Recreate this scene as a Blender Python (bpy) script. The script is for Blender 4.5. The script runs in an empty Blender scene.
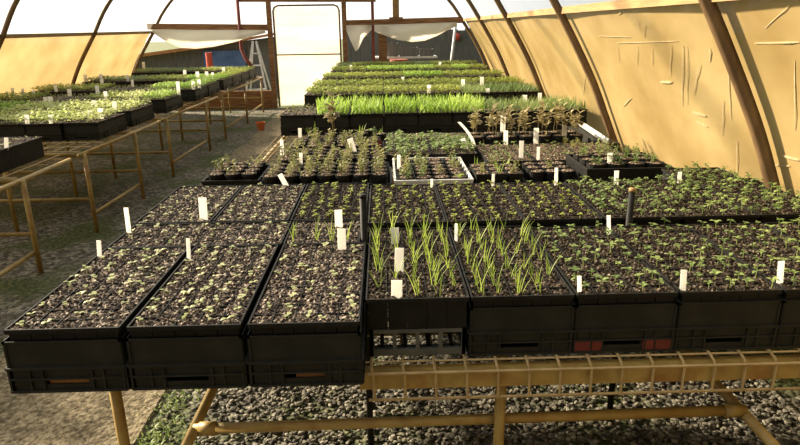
import bpy, math, random
from mathutils import Vector, Matrix
R = random.Random(11)
S = bpy.context.scene
COL = S.collection
PI = math.pi

# ------------------------------------------------------------------ camera
F = 620.0
PITCH = math.atan((222.5-26)/F); YAW = math.atan(15/F*math.cos(PITCH)); ROLL = math.radians(0.8); H = 1.6
FWD = Vector((math.sin(YAW)*math.cos(PITCH), math.cos(YAW)*math.cos(PITCH), -math.sin(PITCH)))
r0 = Vector((math.cos(YAW), -math.sin(YAW), 0)); u0 = r0.cross(FWD)
RT = r0*math.cos(ROLL)-u0*math.sin(ROLL); UP = u0*math.cos(ROLL)+r0*math.sin(ROLL)
def ray(px, py): return FWD+RT*((px-400)/F)-UP*((py-222.5)/F)
def atz(px, py, z): d = ray(px, py); return Vector((0,0,H))+d*((z-H)/d.z)
def aty(px, py, y): d = ray(px, py); return Vector((0,0,H))+d*(y/d.y)
cam = bpy.data.objects.new('camera', bpy.data.cameras.new('camera'))
COL.objects.link(cam)
m = Matrix((RT, UP, -FWD)).transposed().to_4x4(); m.translation = Vector((0,0,H)); cam.matrix_world = m
cam.data.sensor_width = 36; cam.data.lens = F/800*36; cam.data.clip_start = .05; cam.data.clip_end = 500
S.camera = cam

# ------------------------------------------------------------------ mesh helper
class MB:
    def __init__(s): s.v = []; s.f = []
    def add(s, vs, fs):
        n = len(s.v); s.v += [tuple(p) for p in vs]; s.f += [tuple(n+i for i in f) for f in fs]
    def box(s, x0, x1, y0, y1, z0, z1):
        s.add([(x0,y0,z0),(x1,y0,z0),(x1,y1,z0),(x0,y1,z0),(x0,y0,z1),(x1,y0,z1),(x1,y1,z1),(x0,y1,z1)],
              [(0,3,2,1),(4,5,6,7),(0,1,5,4),(1,2,6,5),(2,3,7,6),(3,0,4,7)])
    def frustum(s, cx, cy, zt, zb, wt, dt, k):
        a, b = wt/2, dt/2
        s.add([(cx-a*k,cy-b*k,zb),(cx+a*k,cy-b*k,zb),(cx+a*k,cy+b*k,zb),(cx-a*k,cy+b*k,zb),
               (cx-a,cy-b,zt),(cx+a,cy-b,zt),(cx+a,cy+b,zt),(cx-a,cy+b,zt)],
              [(0,3,2,1),(0,1,5,4),(1,2,6,5),(2,3,7,6),(3,0,4,7)])
    def tube(s, path, r, n=8, cap=True):
        path = [Vector(p) for p in path]; rr = r if isinstance(r, (list,tuple)) else [r]*len(path)
        rings = []; prev = None
        for i, p in enumerate(path):
            t = (path[min(i+1,len(path)-1)]-path[max(i-1,0)]).normalized()
            a = Vector((0,0,1)) if abs(t.z) < .9 else Vector((1,0,0))
            if prev is not None: a = prev
            u = (a-t*a.dot(t)).normalized(); prev = u; w = t.cross(u)
            rings.append([p+(u*math.cos(2*PI*k/n)+w*math.sin(2*PI*k/n))*rr[i] for k in range(n)])
        vs = [q for g in rings for q in g]; fs = []
        for i in range(len(path)-1):
            for k in range(n):
                fs.append((i*n+k, i*n+(k+1)%n, (i+1)*n+(k+1)%n, (i+1)*n+k))
        if cap: fs += [tuple(range(n-1,-1,-1)), tuple(range((len(path)-1)*n, len(path)*n))]
        s.add(vs, fs)
    def beam(s, a, b, w, h):
        a, b = Vector(a), Vector(b); t = (b-a).normalized()
        up = Vector((0,0,1)) if abs(t.z) < .9 else Vector((0,1,0))
        sd = t.cross(up).normalized()*w/2; u = sd.cross(t).normalized()*h/2
        s.add([a-sd-u,a+sd-u,a+sd+u,a-sd+u,b-sd-u,b+sd-u,b+sd+u,b-sd+u],
              [(0,1,2,3),(7,6,5,4),(0,4,5,1),(1,5,6,2),(2,6,7,3),(3,7,4,0)])
    def lathe(s, prof, n=16, cx=0, cy=0):
        vs = [(cx+r*math.cos(2*PI*k/n), cy+r*math.sin(2*PI*k/n), z) for r, z in prof for k in range(n)]
        s.add(vs, [(i*n+k, i*n+(k+1)%n, (i+1)*n+(k+1)%n, (i+1)*n+k) for i in range(len(prof)-1) for k in range(n)])
    def leaf(s, p, yaw, el, L, w, droop=.5, n=3):
        p = Vector(p); pts = []; e = el
        wid = [.35, 1, .8, 0] if n == 3 else [.7, 1, .9, .7, .45, 0]
        d0 = Vector((math.cos(yaw), math.sin(yaw), 0)); sd = Vector((-math.sin(yaw), math.cos(yaw), 0))
        vs = []
        for i in range(n+1):
            k = wid[min(i, len(wid)-1)]*w/2
            if i == n: vs.append(p.copy())
            else:
                lift = Vector((0,0,k*.35)); vs += [p-sd*k+lift, p+sd*k+lift]
            p = p+(d0*math.cos(e)+Vector((0,0,math.sin(e))))*(L/n); e -= droop/n
        fs = [(2*i, 2*i+1, 2*i+3, 2*i+2) for i in range(n-1)]+[(2*n-2, 2*n-1, 2*n)]
        s.add(vs, fs)
    def mesh(s, name, mat, smooth=False):
        me = bpy.data.meshes.new(name); me.from_pydata(s.v, [], s.f); me.materials.append(mat)
        if smooth: me.polygons.foreach_set('use_smooth', [True]*len(me.polygons))
        me.update(); return me
    def build(s, name, mat, parent=None, smooth=False, loc=(0,0,0)):
        return put(name, s.mesh(name, mat, smooth), parent, loc)
def put(name, me, parent=None, loc=(0,0,0), rz=0, sc=1):
    o = bpy.data.objects.new(name, me); COL.objects.link(o); o.parent = parent; o.location = loc
    if rz: o.rotation_euler = (0,0,rz)
    if sc != 1: o.scale = (sc,sc,sc)
    return o
def tag(o, label, cat, group=None, kind=None):
    o['label'] = label; o['category'] = cat
    if group: o['group'] = group
    if kind: o['kind'] = kind
    return o
def struct(o, label=None):
    o['kind'] = 'structure'
    if label: o['label'] = label
    return o
def thing(name, label, cat, loc=(0,0,0), group=None, rz=0): return tag(put(name, None, None, loc, rz), label, cat, group)
ORD = 'first second third fourth fifth sixth seventh eighth ninth tenth eleventh twelfth'.split()

# ------------------------------------------------------------------ materials
def mat(name):
    m = bpy.data.materials.new(name); m.use_nodes = True; n = m.node_tree; n.nodes.clear()
    return m, n.nodes, n.links
def N(ns, t, **kw):
    x = ns.new(t)
    for k, v in kw.items(): setattr(x, k, v)
    return x
def ramp(ns, stops):
    r = N(ns, 'ShaderNodeValToRGB'); e = r.color_ramp.elements
    while len(e) < len(stops): e.new(.5)
    for i, (p, c) in enumerate(stops): e[i].position = p; e[i].color = (*c, 1)
    return r
def surf(name, stops, scale=20, rough=.6, bump=0, stretch=(1,1,1), detail=4, bscale=None, spec=.4, metal=0, coord='Object', bdist=.01):
    m, ns, l = mat(name)
    tc = N(ns, 'ShaderNodeTexCoord'); mp = N(ns, 'ShaderNodeMapping'); mp.inputs['Scale'].default_value = stretch
    l.new(tc.outputs[coord], mp.inputs[0])
    no = N(ns, 'ShaderNodeTexNoise'); no.inputs['Scale'].default_value = scale; no.inputs['Detail'].default_value = detail
    l.new(mp.outputs[0], no.inputs['Vector'])
    r = ramp(ns, stops); l.new(no.outputs[0], r.inputs[0])
    b = N(ns, 'ShaderNodeBsdfPrincipled'); b.inputs['Roughness'].default_value = rough; b.inputs['Metallic'].default_value = metal
    b.inputs['Specular IOR Level'].default_value = spec
    l.new(r.outputs[0], b.inputs['Base Color'])
    if bump:
        n2 = no
        if bscale:
            n2 = N(ns, 'ShaderNodeTexNoise'); n2.inputs['Scale'].default_value = bscale; l.new(mp.outputs[0], n2.inputs['Vector'])
        bp = N(ns, 'ShaderNodeBump'); bp.inputs['Strength'].default_value = bump; bp.inputs['Distance'].default_value = bdist
        l.new(n2.outputs[0], bp.inputs['Height']); l.new(bp.outputs[0], b.inputs['Normal'])
    o = N(ns, 'ShaderNodeOutputMaterial'); l.new(b.outputs[0], o.inputs[0])
    return m
def leafmat(name, c1, c2, trans=.35):
    m, ns, l = mat(name)
    oi = N(ns, 'ShaderNodeObjectInfo'); ge = N(ns, 'ShaderNodeNewGeometry')
    ad = N(ns, 'ShaderNodeMath', operation='ADD'); l.new(oi.outputs['Random'], ad.inputs[0]); l.new(ge.outputs['Random Per Island'], ad.inputs[1])
    ha = N(ns, 'ShaderNodeMath', operation='MULTIPLY'); ha.inputs[1].default_value = .5; l.new(ad.outputs[0], ha.inputs[0])
    r = ramp(ns, [(.15, c1), (.85, c2)]); l.new(ha.outputs[0], r.inputs[0])
    b = N(ns, 'ShaderNodeBsdfPrincipled'); b.inputs['Roughness'].default_value = .5; b.inputs['Specular IOR Level'].default_value = .3
    t = N(ns, 'ShaderNodeBsdfTranslucent'); mx = N(ns, 'ShaderNodeMixShader'); mx.inputs[0].default_value = trans
    l.new(r.outputs[0], b.inputs['Base Color']); l.new(r.outputs[0], t.inputs[0])
    l.new(b.outputs[0], mx.inputs[1]); l.new(t.outputs[0], mx.inputs[2])
    o = N(ns, 'ShaderNodeOutputMaterial'); l.new(mx.outputs[0], o.inputs[0]); return m
def film(name, c1, c2, clear, transl, gloss=.12, stretch=(.4,.4,2.5), rough=.25, tint=(1,1,1)):
    m, ns, l = mat(name)
    tc = N(ns, 'ShaderNodeTexCoord'); mp = N(ns, 'ShaderNodeMapping'); mp.inputs['Scale'].default_value = stretch
    l.new(tc.outputs['Object'], mp.inputs[0])
    no = N(ns, 'ShaderNodeTexNoise'); no.inputs['Scale'].default_value = 1.6; no.inputs['Detail'].default_value = 6
    l.new(mp.outputs[0], no.inputs['Vector'])
    r = ramp(ns, [(.3, c1), (.7, c2)]); l.new(no.outputs[0], r.inputs[0])
    d = N(ns, 'ShaderNodeBsdfDiffuse'); t = N(ns, 'ShaderNodeBsdfTranslucent'); tr = N(ns, 'ShaderNodeBsdfTransparent'); tr.inputs[0].default_value = (*tint, 1)
    g = N(ns, 'ShaderNodeBsdfGlossy'); g.inputs['Roughness'].default_value = rough
    l.new(r.outputs[0], d.inputs[0]); l.new(r.outputs[0], t.inputs[0])
    n2 = N(ns, 'ShaderNodeTexNoise'); n2.inputs['Scale'].default_value = 5; l.new(mp.outputs[0], n2.inputs['Vector'])
    bp = N(ns, 'ShaderNodeBump'); bp.inputs['Strength'].default_value = .25; bp.inputs['Distance'].default_value = .03; l.new(n2.outputs[0], bp.inputs['Height'])
    l.new(bp.outputs[0], g.inputs['Normal']); l.new(bp.outputs[0], d.inputs['Normal'])
    m1 = N(ns, 'ShaderNodeMixShader'); m1.inputs[0].default_value = transl; l.new(d.outputs[0], m1.inputs[1]); l.new(t.outputs[0], m1.inputs[2])
    m2 = N(ns, 'ShaderNodeMixShader'); m2.inputs[0].default_value = clear; l.new(m1.outputs[0], m2.inputs[1]); l.new(tr.outputs[0], m2.inputs[2])
    m3 = N(ns, 'ShaderNodeMixShader'); m3.inputs[0].default_value = gloss; l.new(m2.outputs[0], m3.inputs[1]); l.new(g.outputs[0], m3.inputs[2])
    o = N(ns, 'ShaderNodeOutputMaterial'); l.new(m3.outputs[0], o.inputs[0]); return m

BLACK = surf('black_plastic', [(.3,(.007,.007,.006)),(.7,(.013,.0125,.011))], 30, .6, .1, spec=.15)
CRATE = surf('crate_plastic', [(.3,(.011,.0115,.009)),(.7,(.021,.021,.017))], 14, .6, .1, spec=.18)
DGREY = surf('dark_grey_plastic', [(.3,(.06,.063,.058)),(.7,(.10,.104,.096))], 14, .6, spec=.2)
GREYP = surf('grey_plastic', [(.3,(.42,.43,.40)),(.7,(.6,.6,.56))], 14, .5)
REDP = surf('red_plastic', [(.3,(.07,.008,.007)),(.7,(.12,.016,.013))], 14, .6)
ORANGE = surf('orange_wood', [(.3,(.25,.12,.035)),(.7,(.36,.18,.05))], 30, .7, stretch=(1,8,8))
WHITE = leafmat('white_plastic', (.80,.79,.74), (.88,.87,.83), .85)
SOIL = surf('potting_soil', [(.38,(.014,.010,.008)),(.47,(.068,.050,.038)),(.56,(.145,.112,.086)),(.66,(.44,.38,.29))], 130, .9, .8, detail=3, bscale=70, spec=.15)
DARKSOIL = surf('dark_shaded_soil', [(.38,(.008,.006,.004)),(.5,(.034,.025,.017)),(.62,(.08,.06,.041)),(.73,(.32,.27,.19))], 130, .9, .8, detail=3, bscale=70, spec=.12)  # dark soil, deepened in colour to stand in for shade over the right-hand trays
POTSOIL = surf('dark_potting_soil', [(.36,(.035,.024,.016)),(.48,(.11,.08,.055)),(.58,(.22,.165,.115)),(.68,(.44,.36,.27))], 120, .9, .8, detail=3, spec=.15)
PIPE = surf('ochre_pipe', [(.3,(.21,.14,.038)),(.5,(.33,.235,.072)),(.72,(.22,.115,.03))], 9, .5, .08)
WIRE = surf('rusty_wire', [(.3,(.28,.2,.09)),(.7,(.42,.32,.16))], 20, .6)
HOOP = surf('hoop_steel', [(.3,(.10,.06,.03)),(.7,(.2,.125,.06))], 6, .5, stretch=(3,3,.5))
WOOD = surf('weathered_timber', [(.3,(.11,.05,.02)),(.5,(.21,.1,.04)),(.7,(.29,.16,.07))], 6, .75, .2, stretch=(.6,6,6))
RAILW = surf('pale_timber', [(.3,(.22,.13,.045)),(.7,(.34,.215,.085))], 6, .7, .2, stretch=(5,.6,5))
REDPOLE = surf('red_paint', [(.3,(.16,.035,.03)),(.7,(.26,.06,.05))], 8, .6)
ROOFF = film('clear_roof_film', (.48,.46,.38), (.60,.58,.50), .84, .7, .03)
AMBER = film('amber_side_film', (.37,.256,.097), (.57,.43,.20), .03, .36, .07, stretch=(.5,.9,1.2))
ENDF = film('dark_end_film', (.10,.075,.045), (.15,.115,.07), .03, .15, .03)  # unseen end film behind the camera, darkened to cut light on crate fronts
DOORF = film('door_film', (.86,.80,.64), (.95,.92,.82), .35, .75, .04)
SHEET = film('white_sheet', (.85,.8,.68), (.93,.9,.82), .12, .7, .02)
G_TINY = leafmat('pale_sprout', (.22,.27,.09), (.58,.60,.34), .35)
G_YEL = leafmat('yellow_green', (.17,.22,.03), (.40,.45,.09), .4)
G_DARK = leafmat('deep_green', (.09,.155,.04), (.30,.37,.12), .38)
G_LEEK = leafmat('leek_green', (.14,.23,.03), (.42,.52,.10), .45)
G_LIME = leafmat('lime_green', (.22,.36,.04), (.46,.60,.14), .5)
G_PALE = leafmat('pale_green', (.36,.44,.10), (.62,.66,.28), .45)
G_OLIVE = leafmat('olive_leaf', (.16,.18,.05), (.40,.38,.15), .4)
G_BUFF = leafmat('buff_leaf', (.22,.18,.08), (.46,.4,.2), .4)

# ground
def ground_mat():
    m, ns, l = mat('gravel_ground')
    tc = N(ns, 'ShaderNodeTexCoord')
    vo = N(ns, 'ShaderNodeTexVoronoi'); vo.inputs['Scale'].default_value = 34; l.new(tc.outputs['Object'], vo.inputs['Vector'])
    sx = N(ns, 'ShaderNodeSeparateColor'); l.new(vo.outputs['Color'], sx.inputs[0])
    r1 = ramp(ns, [(0,(.035,.032,.024)),(.6,(.10,.092,.07)),(1,(.21,.195,.155))]); l.new(sx.outputs[0], r1.inputs[0])
    no = N(ns, 'ShaderNodeTexNoise'); no.inputs['Scale'].default_value = 1.7; no.inputs['Detail'].default_value = 6; l.new(tc.outputs['Object'], no.inputs['Vector'])
    r2 = ramp(ns, [(.45,(0,0,0)),(.62,(1,1,1))]); l.new(no.outputs[0], r2.inputs[0])
    n3 = N(ns, 'ShaderNodeTexNoise'); n3.inputs['Scale'].default_value = 40; l.new(tc.outputs['Object'], n3.inputs['Vector'])
    r3 = ramp(ns, [(.35,(.02,.03,.01)),(.55,(.06,.075,.022)),(.72,(.13,.12,.06))]); l.new(n3.outputs[0], r3.inputs[0])
    mx = N(ns, 'ShaderNodeMix', data_type='RGBA'); l.new(r2.outputs[0], mx.inputs['Factor']); l.new(r1.outputs[0], mx.inputs['A']); l.new(r3.outputs[0], mx.inputs['B'])
    b = N(ns, 'ShaderNodeBsdfPrincipled'); b.inputs['Roughness'].default_value = .9; b.inputs['Specular IOR Level'].default_value = .2
    l.new(mx.outputs['Result'], b.inputs['Base Color'])
    bp = N(ns, 'ShaderNodeBump'); bp.inputs['Strength'].default_value = 1; bp.inputs['Distance'].default_value = .02; bp.invert = True
    l.new(vo.outputs['Distance'], bp.inputs['Height']); l.new(bp.outputs[0], b.inputs['Normal'])
    o = N(ns, 'ShaderNodeOutputMaterial'); l.new(b.outputs[0], o.inputs[0]); return m
GROUND = ground_mat()
PATHM = surf('sandy_concrete', [(.34,(.062,.05,.03)),(.5,(.15,.122,.076)),(.66,(.25,.21,.14))], 45, .95, .6, detail=10, bscale=60, spec=.1, bdist=.02)
FIELD = surf('field_grass', [(.3,(.05,.08,.02)),(.7,(.13,.14,.05))], 3, .9, .3)

# ------------------------------------------------------------------ tunnel shell
CX = -1.52; Y0, Y1 = -2.5, 13.2
def hw(y): return 3.25+.0335*(y-2.7)
PROF = [(1.09,0),(1.06,.4),(1.0,.87),(.953,1.2),(.872,1.66),(.79,2.08),(.66,2.5),(.5,2.8),(.28,3.0),(0,3.08)]
def prof_pts(k0, k1, sub=4):      # smooth points between profile indices
    out = []
    P = PROF+[(-.28,3.0)]
    for i in range(k0, k1):
        p0, p1, p2, p3 = P[max(i-1,0)], P[i], P[i+1], P[min(i+2,len(P)-1)]
        for j in range(sub):
            t = j/sub
            out.append(tuple(.5*((2*p1[c])+(-p0[c]+p2[c])*t+(2*p0[c]-5*p1[c]+4*p2[c]-p3[c])*t*t+(-p0[c]+3*p1[c]-3*p2[c]+p3[c])*t**3) for c in (0,1)))
    out.append(P[k1]); return out
RIBS = [-2.45, .1, 2.65, 5.1, 7.7, 10.3, 13.17]
RZ = 1.70, 1.545                                             # rail height: by the near film, and across the path
def zadj(u, z):
    k = (RZ[0] if u > 0 else RZ[1])/1.66
    return z*k if z <= 1.66 else z+(k-1)*1.66*max(0,(3.08-z)/(3.08-1.66))
def skin(name, pts, material):
    b = MB(); ys = []
    for a, c in zip(RIBS, RIBS[1:]): ys += [a+(c-a)*k/6 for k in range(6)]
    ys.append(RIBS[-1]); n = len(pts)
    vs = []
    for i, y in enumerate(ys):
        sag = .035*math.sin(PI*(i % 6)/6)
        for u, z in pts:
            vs.append((CX+u*(hw(y)-sag*min(1,abs(u)*1.5))+(.06 if u > 0 else 0)*min(1,abs(u)*1.3), y, zadj(u, z)))
    b.add(vs, [(i*n+j, i*n+j+1, (i+1)*n+j+1, (i+1)*n+j) for i in range(len(ys)-1) for j in range(n-1)])
    return struct(b.build(name, material, smooth=True))
side = prof_pts(0, 4); top = prof_pts(4, 9)
skin('wall_right', side, AMBER); skin('wall_left', [(-u, z) for u, z in side], AMBER)
skin('ceiling', top+[(-u, z) for u, z in reversed(top[:-1])], ROOFF)
arch = side[:-1]+top; arch = arch+[(-u, z) for u, z in reversed(arch[:-1])]
for i, y in enumerate(RIBS):
    b = MB(); w = hw(y)-.05
    b.tube([(CX+u*w+(.06 if u > 0 else 0)*min(1,abs(u)*1.3), y, zadj(u, z)-.04*(z/3)) for u, z in arch], .031, 8)
    struct(b.build('trim_%d' % (i+1), HOOP, smooth=True), 'brown steel hoop rib of the tunnel')
for i, s in enumerate((1, -1)):
    b = MB()
    for a, c in zip(RIBS, RIBS[1:]):
        zz = RZ[0] if s > 0 else RZ[1]; e = .06 if s > 0 else 0; b.beam((CX+s*.872*(hw(a)-.035)+e, a, zz), (CX+s*.872*(hw(c)-.035)+e, c, zz), .03, .05)
    struct(b.build('trim_%d' % (20+i), RAILW), 'pale timber rail along the side film')
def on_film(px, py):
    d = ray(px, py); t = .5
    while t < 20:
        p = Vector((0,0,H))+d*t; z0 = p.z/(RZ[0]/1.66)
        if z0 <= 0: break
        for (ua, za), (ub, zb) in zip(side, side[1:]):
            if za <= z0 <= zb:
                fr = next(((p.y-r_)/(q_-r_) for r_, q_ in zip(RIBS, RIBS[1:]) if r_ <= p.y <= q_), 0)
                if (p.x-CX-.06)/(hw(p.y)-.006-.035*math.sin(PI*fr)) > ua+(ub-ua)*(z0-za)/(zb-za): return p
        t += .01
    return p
b = MB()  # glints and reflections on the right film, painted as thin pale strips
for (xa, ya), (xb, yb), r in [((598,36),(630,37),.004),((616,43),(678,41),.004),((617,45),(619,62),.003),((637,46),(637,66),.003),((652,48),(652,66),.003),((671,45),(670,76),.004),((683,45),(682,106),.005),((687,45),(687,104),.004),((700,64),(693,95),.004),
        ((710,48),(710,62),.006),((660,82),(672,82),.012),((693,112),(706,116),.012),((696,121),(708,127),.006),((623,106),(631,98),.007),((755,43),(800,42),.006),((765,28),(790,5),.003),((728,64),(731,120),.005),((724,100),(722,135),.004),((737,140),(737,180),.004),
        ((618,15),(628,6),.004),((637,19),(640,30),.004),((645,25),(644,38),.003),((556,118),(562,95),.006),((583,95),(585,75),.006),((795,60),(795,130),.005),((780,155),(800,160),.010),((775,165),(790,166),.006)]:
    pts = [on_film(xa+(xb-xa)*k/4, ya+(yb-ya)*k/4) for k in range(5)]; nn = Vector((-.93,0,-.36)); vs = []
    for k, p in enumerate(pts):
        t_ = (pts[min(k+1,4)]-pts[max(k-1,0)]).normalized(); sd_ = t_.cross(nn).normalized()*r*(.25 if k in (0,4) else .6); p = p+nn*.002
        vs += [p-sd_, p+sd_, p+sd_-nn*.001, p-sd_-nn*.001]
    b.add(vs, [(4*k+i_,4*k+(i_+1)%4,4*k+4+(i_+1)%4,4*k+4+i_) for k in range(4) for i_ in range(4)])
ST = surf('pale_glint', [(.3,(.38,.29,.155)),(.7,(.50,.40,.24))], 20, .4)
q = b.build('painted_glints', ST, bpy.data.objects['wall_right']); q['kind'] = 'structure'
# end walls
def archfill(name, y, zmin, material):
    w = hw(y)-.02; pts = [(CX+u*w+(.06 if u > 0 else 0)*min(1,abs(u)*1.3), y, max(zmin, zadj(u, z))) for u, z in arch if z >= zmin-1e-6]
    b = MB(); b.add(pts+[(CX, y, zmin)], [(i, i+1, len(pts)) for i in range(len(pts)-1)]); return struct(b.build(name, material))
archfill('wall_front', -2.5, 0, ENDF)
archfill('wall_back', 13.24, 1.66, ROOFF)
t = 30
def trimbeam(a, c, w, h, m_, label):
    global t
    b = MB(); b.beam(a, c, w, h); struct(b.build('trim_%d' % t, m_), label); t += 1
Y = 13.17
trimbeam((-4.7,Y,1.655),(-2.31,Y,1.605),.08,.12,WOOD,'brown timber cross beam')
trimbeam((-.76,Y,1.665),(1.62,Y,1.70),.08,.12,WOOD,'brown timber cross beam')
trimbeam((-2.9,Y,2.135),(-.12,Y,2.10),.08,.07,WOOD,'brown door header')
trimbeam((-2.27,Y-.02,0),(-2.26,Y-.02,2.13),.09,.09,WOOD,'brown timber door post')
trimbeam((-.77,Y-.02,0),(-.76,Y-.02,2.13),.09,.10,WOOD,'brown timber door post')
trimbeam((-.19,Y+.02,.9),(-.19,Y+.02,2.95),.06,.06,REDPOLE,'dark red upright')
trimbeam((.0,Y+.06,.6),(.0,Y+.06,1.64),.17,.08,WOOD,'brown timber upright')
trimbeam((.28,Y,1.72),(.28,Y,2.95),.13,.05,RAILW,'pale timber upright above the cross beam')
trimbeam((.14,Y-.02,1.745),(.42,Y-.02,1.745),.07,.05,WOOD,'timber block on the cross beam')
trimbeam((-4.6,Y,.18),(-2.33,Y,.18),.06,.36,WOOD,'brown low board')
b = MB(); b.tube([(-2.86,Y-.06,2.95),(-2.86,Y-.06,1.2),(-2.78,Y-.1,1.0),(-2.66,Y-.14,.86)],.035,8)
struct(b.build('trim_%d' % t, REDPOLE, smooth=True), 'dark red bent pole'); t += 1
# door
d = struct(put('door_1', None, None, (-2.2,13.17,.02)), 'translucent film door in a slim frame')
W_, H_ = 1.36, 2.0
b = MB(); b.box(.03,W_-.03,.0,.008,.03,H_-.03); b.build('door_panel', DOORF, d)
b = MB()
b.tube([(.02,0,0),(.02,0,H_-.1),(.05,0,H_-.03),(.12,0,H_),(W_-.12,0,H_),(W_-.05,0,H_-.03),(W_-.02,0,H_-.1),(W_-.02,0,0)],.018,8); b.build('door_frame', HOOP, d, True)
b = MB(); b.tube([(.02,-.01,1.05),(W_-.02,-.01,1.05)],.014,8); b.build('door_rail', HOOP, d, True)

# ------------------------------------------------------------------ ground
b = MB(); b.box(-5.3,3,-3,13.4,-.1,0); struct(b.build('floor', GROUND))
b = MB(); n = 60
for k in range(n):
    y0, y1 = -1+14.2*k/n, -1+14.2*(k+1)/n
    e = lambda y: (-2.02+.03*math.sin(y*5)+.02*math.sin(y*13), -1.03+.02*math.sin(y*7+1)+.012*math.sin(y*17))
    a0, a1 = e(y0); c0, c1 = e(y1)
    b.add([(a0,y0,.012),(a1,y0,.012),(c1,y1,.012),(c0,y1,.012)], [(0,1,2,3)])
    b.add([(a1,y0,.012),(a1+.02,y0,-.01),(c1+.02,y1,-.01),(c1,y1,.012)], [(0,1,2,3)])
    b.add([(a0,y0,.012),(a0-.02,y0,-.01),(c0-.02,y1,-.01),(c0,y1,.012)], [(1,0,3,2)])
struct(b.build('path', PATHM))
b = MB(); b.box(-60,60,13.4,90,-.3,-.05); b.box(3,60,-30,13.4,-.3,-.05); b.box(-60,-5.3,-30,13.4,-.3,-.05); b.box(-5.3,3,-30,-3,-.3,-.05)
struct(b.build('terrain', FIELD))

# gravel stones under the bench
m_, ns, l = mat('gravel_stone')
ge = N(ns, 'ShaderNodeNewGeometry'); rr = ramp(ns, [(0,(.035,.031,.022)),(.5,(.10,.092,.068)),(1,(.27,.25,.195))]); l.new(ge.outputs['Random Per Island'], rr.inputs[0])
bs = N(ns, 'ShaderNodeBsdfPrincipled'); bs.inputs['Roughness'].default_value = .75; bs.inputs['Specular IOR Level'].default_value = .3; l.new(rr.outputs[0], bs.inputs['Base Color'])
o_ = N(ns, 'ShaderNodeOutputMaterial'); l.new(bs.outputs[0], o_.inputs[0]); STONE = m_
phi = (1+5**.5)/2
ICO = [Vector(v).normalized() for v in [(-1,phi,0),(1,phi,0),(-1,-phi,0),(1,-phi,0),(0,-1,phi),(0,1,phi),(0,-1,-phi),(0,1,-phi),(phi,0,-1),(phi,0,1),(-phi,0,-1),(-phi,0,1)]]
ICF = [(0,11,5),(0,5,1),(0,1,7),(0,7,10),(0,10,11),(1,5,9),(5,11,4),(11,10,2),(10,7,6),(7,1,8),(3,9,4),(3,4,2),(3,2,6),(3,6,8),(3,8,9),(4,9,5),(2,4,11),(6,2,10),(8,6,7),(9,8,1)]
b = MB()
for k in range(17000):
    y = 1.35+2.6*R.random()**1.25; x = min(1.72,-.98+R.random()*(2.5+.5*(y-1.3)))
    if x < -.8 and R.random() < .75: continue
    if x < -.6 and R.random() < (-.6-x)*1.5: continue
    s_ = R.uniform(.006,.0125); sx, sy, sz = s_*R.uniform(.9,1.6), s_*R.uniform(.7,1.1), s_*R.uniform(.5,.9); a = R.random()*PI; ca, sa = math.cos(a), math.sin(a); z = R.uniform(.002,.016)
    vs = []
    for v in ICO:
        q = v*R.uniform(.85,1.15); X_, Y_ = q.x*sx, q.y*sy; vs.append((x+X_*ca-Y_*sa, y+X_*sa+Y_*ca, z+q.z*sz))
    b.add(vs, ICF)
tag(b.build('gravel', STONE), 'loose grey gravel under the near end of the bench', 'gravel', kind='stuff')
b = MB()
for k in range(900):
    y = R.uniform(1.5,3.3); x = -1.0+R.gauss(.03,.05)
    b.leaf((x,y,0), R.random()*6.3, R.uniform(.5,1.4), R.uniform(.015,.04), R.uniform(.004,.01), .8)
tag(b.build('grass', G_DARK), 'low green weeds along the edge of the sandy path', 'grass', kind='stuff')

# ------------------------------------------------------------------ benches
DECK = .701
def wire_deck(x0, x1, y0, y1, dx, dy, front=True, fx=-.10):
    b = MB(); x = x0
    while x <= x1+1e-6:
        p = [(x,y1,DECK-.006),(x,y0,DECK-.006)]
        if front and x > fx: p += [(x,y0-.03,DECK-.014),(x+.004,y0-.036,DECK-.03),(x+.006,y0-.032,DECK-.115)]
        b.tube(p, .0042, 5); x += dx
    y = y0
    while y <= y1: b.tube([(x0,y,DECK-.010),(x1,y,DECK-.010)], .0035, 4); y += dy
    if front:
        b.tube([(fx+.04,y0-.03,DECK-.113),(x1,y0-.03,DECK-.113)], .0045, 5)
        b.tube([(fx+.04,y0-.04,DECK-.024),(x1,y0-.04,DECK-.024)], .0045, 5)
    return b
be = thing('bench', 'long ochre pipe bench with a wire mesh top, carrying the central seedling trays', 'bench')
wire_deck(-.93,1.78,1.56,12.7,.088,.16).build('wire_mesh', WIRE, be)
b = MB(); b.box(-.085,1.78,1.535,1.575,.618,.672); b.build('front_rail', PIPE, be)
for x in (-.9,1.75):
    b = MB(); b.tube([(x,1.575,.65),(x,12.7,.65)],.022,8); b.build('side_rail', PIPE, be, True)
for x in (-.61,1.12):
    b = MB(); b.tube([(x,1.30,.415),(x,12.5,.415)],.0165,10); b.build('lower_rail', PIPE, be, True)
for y in (1.655,3.9,6.2,8.6,11,12.5):
    b = MB(); b.tube([(-.61,y,.418),(1.12,y,.432)],.0165,10); 
    if y < 2:
        b.tube([(-.592,y,.418),(-.54,y,.419)],.0215,10); b.tube([(1.05,y,.431),(1.102,y,.4315)],.0215,10)
    b.build('cross_rail', PIPE, be, True)
    if y > 2:
        b = MB(); b.tube([(-.9,y,.65),(1.75,y,.65)],.02,8); b.build('cross_rail', PIPE, be, True)
    for x in (-.815,.335,1.70):
        b = MB(); yy = y-.03 if y < 2 else y
        b.tube([(x,yy,0),(x-.0,yy,.69 if x == .335 and y < 2 else .64)],.017,10); b.build('leg', PIPE, be, True)

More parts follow.
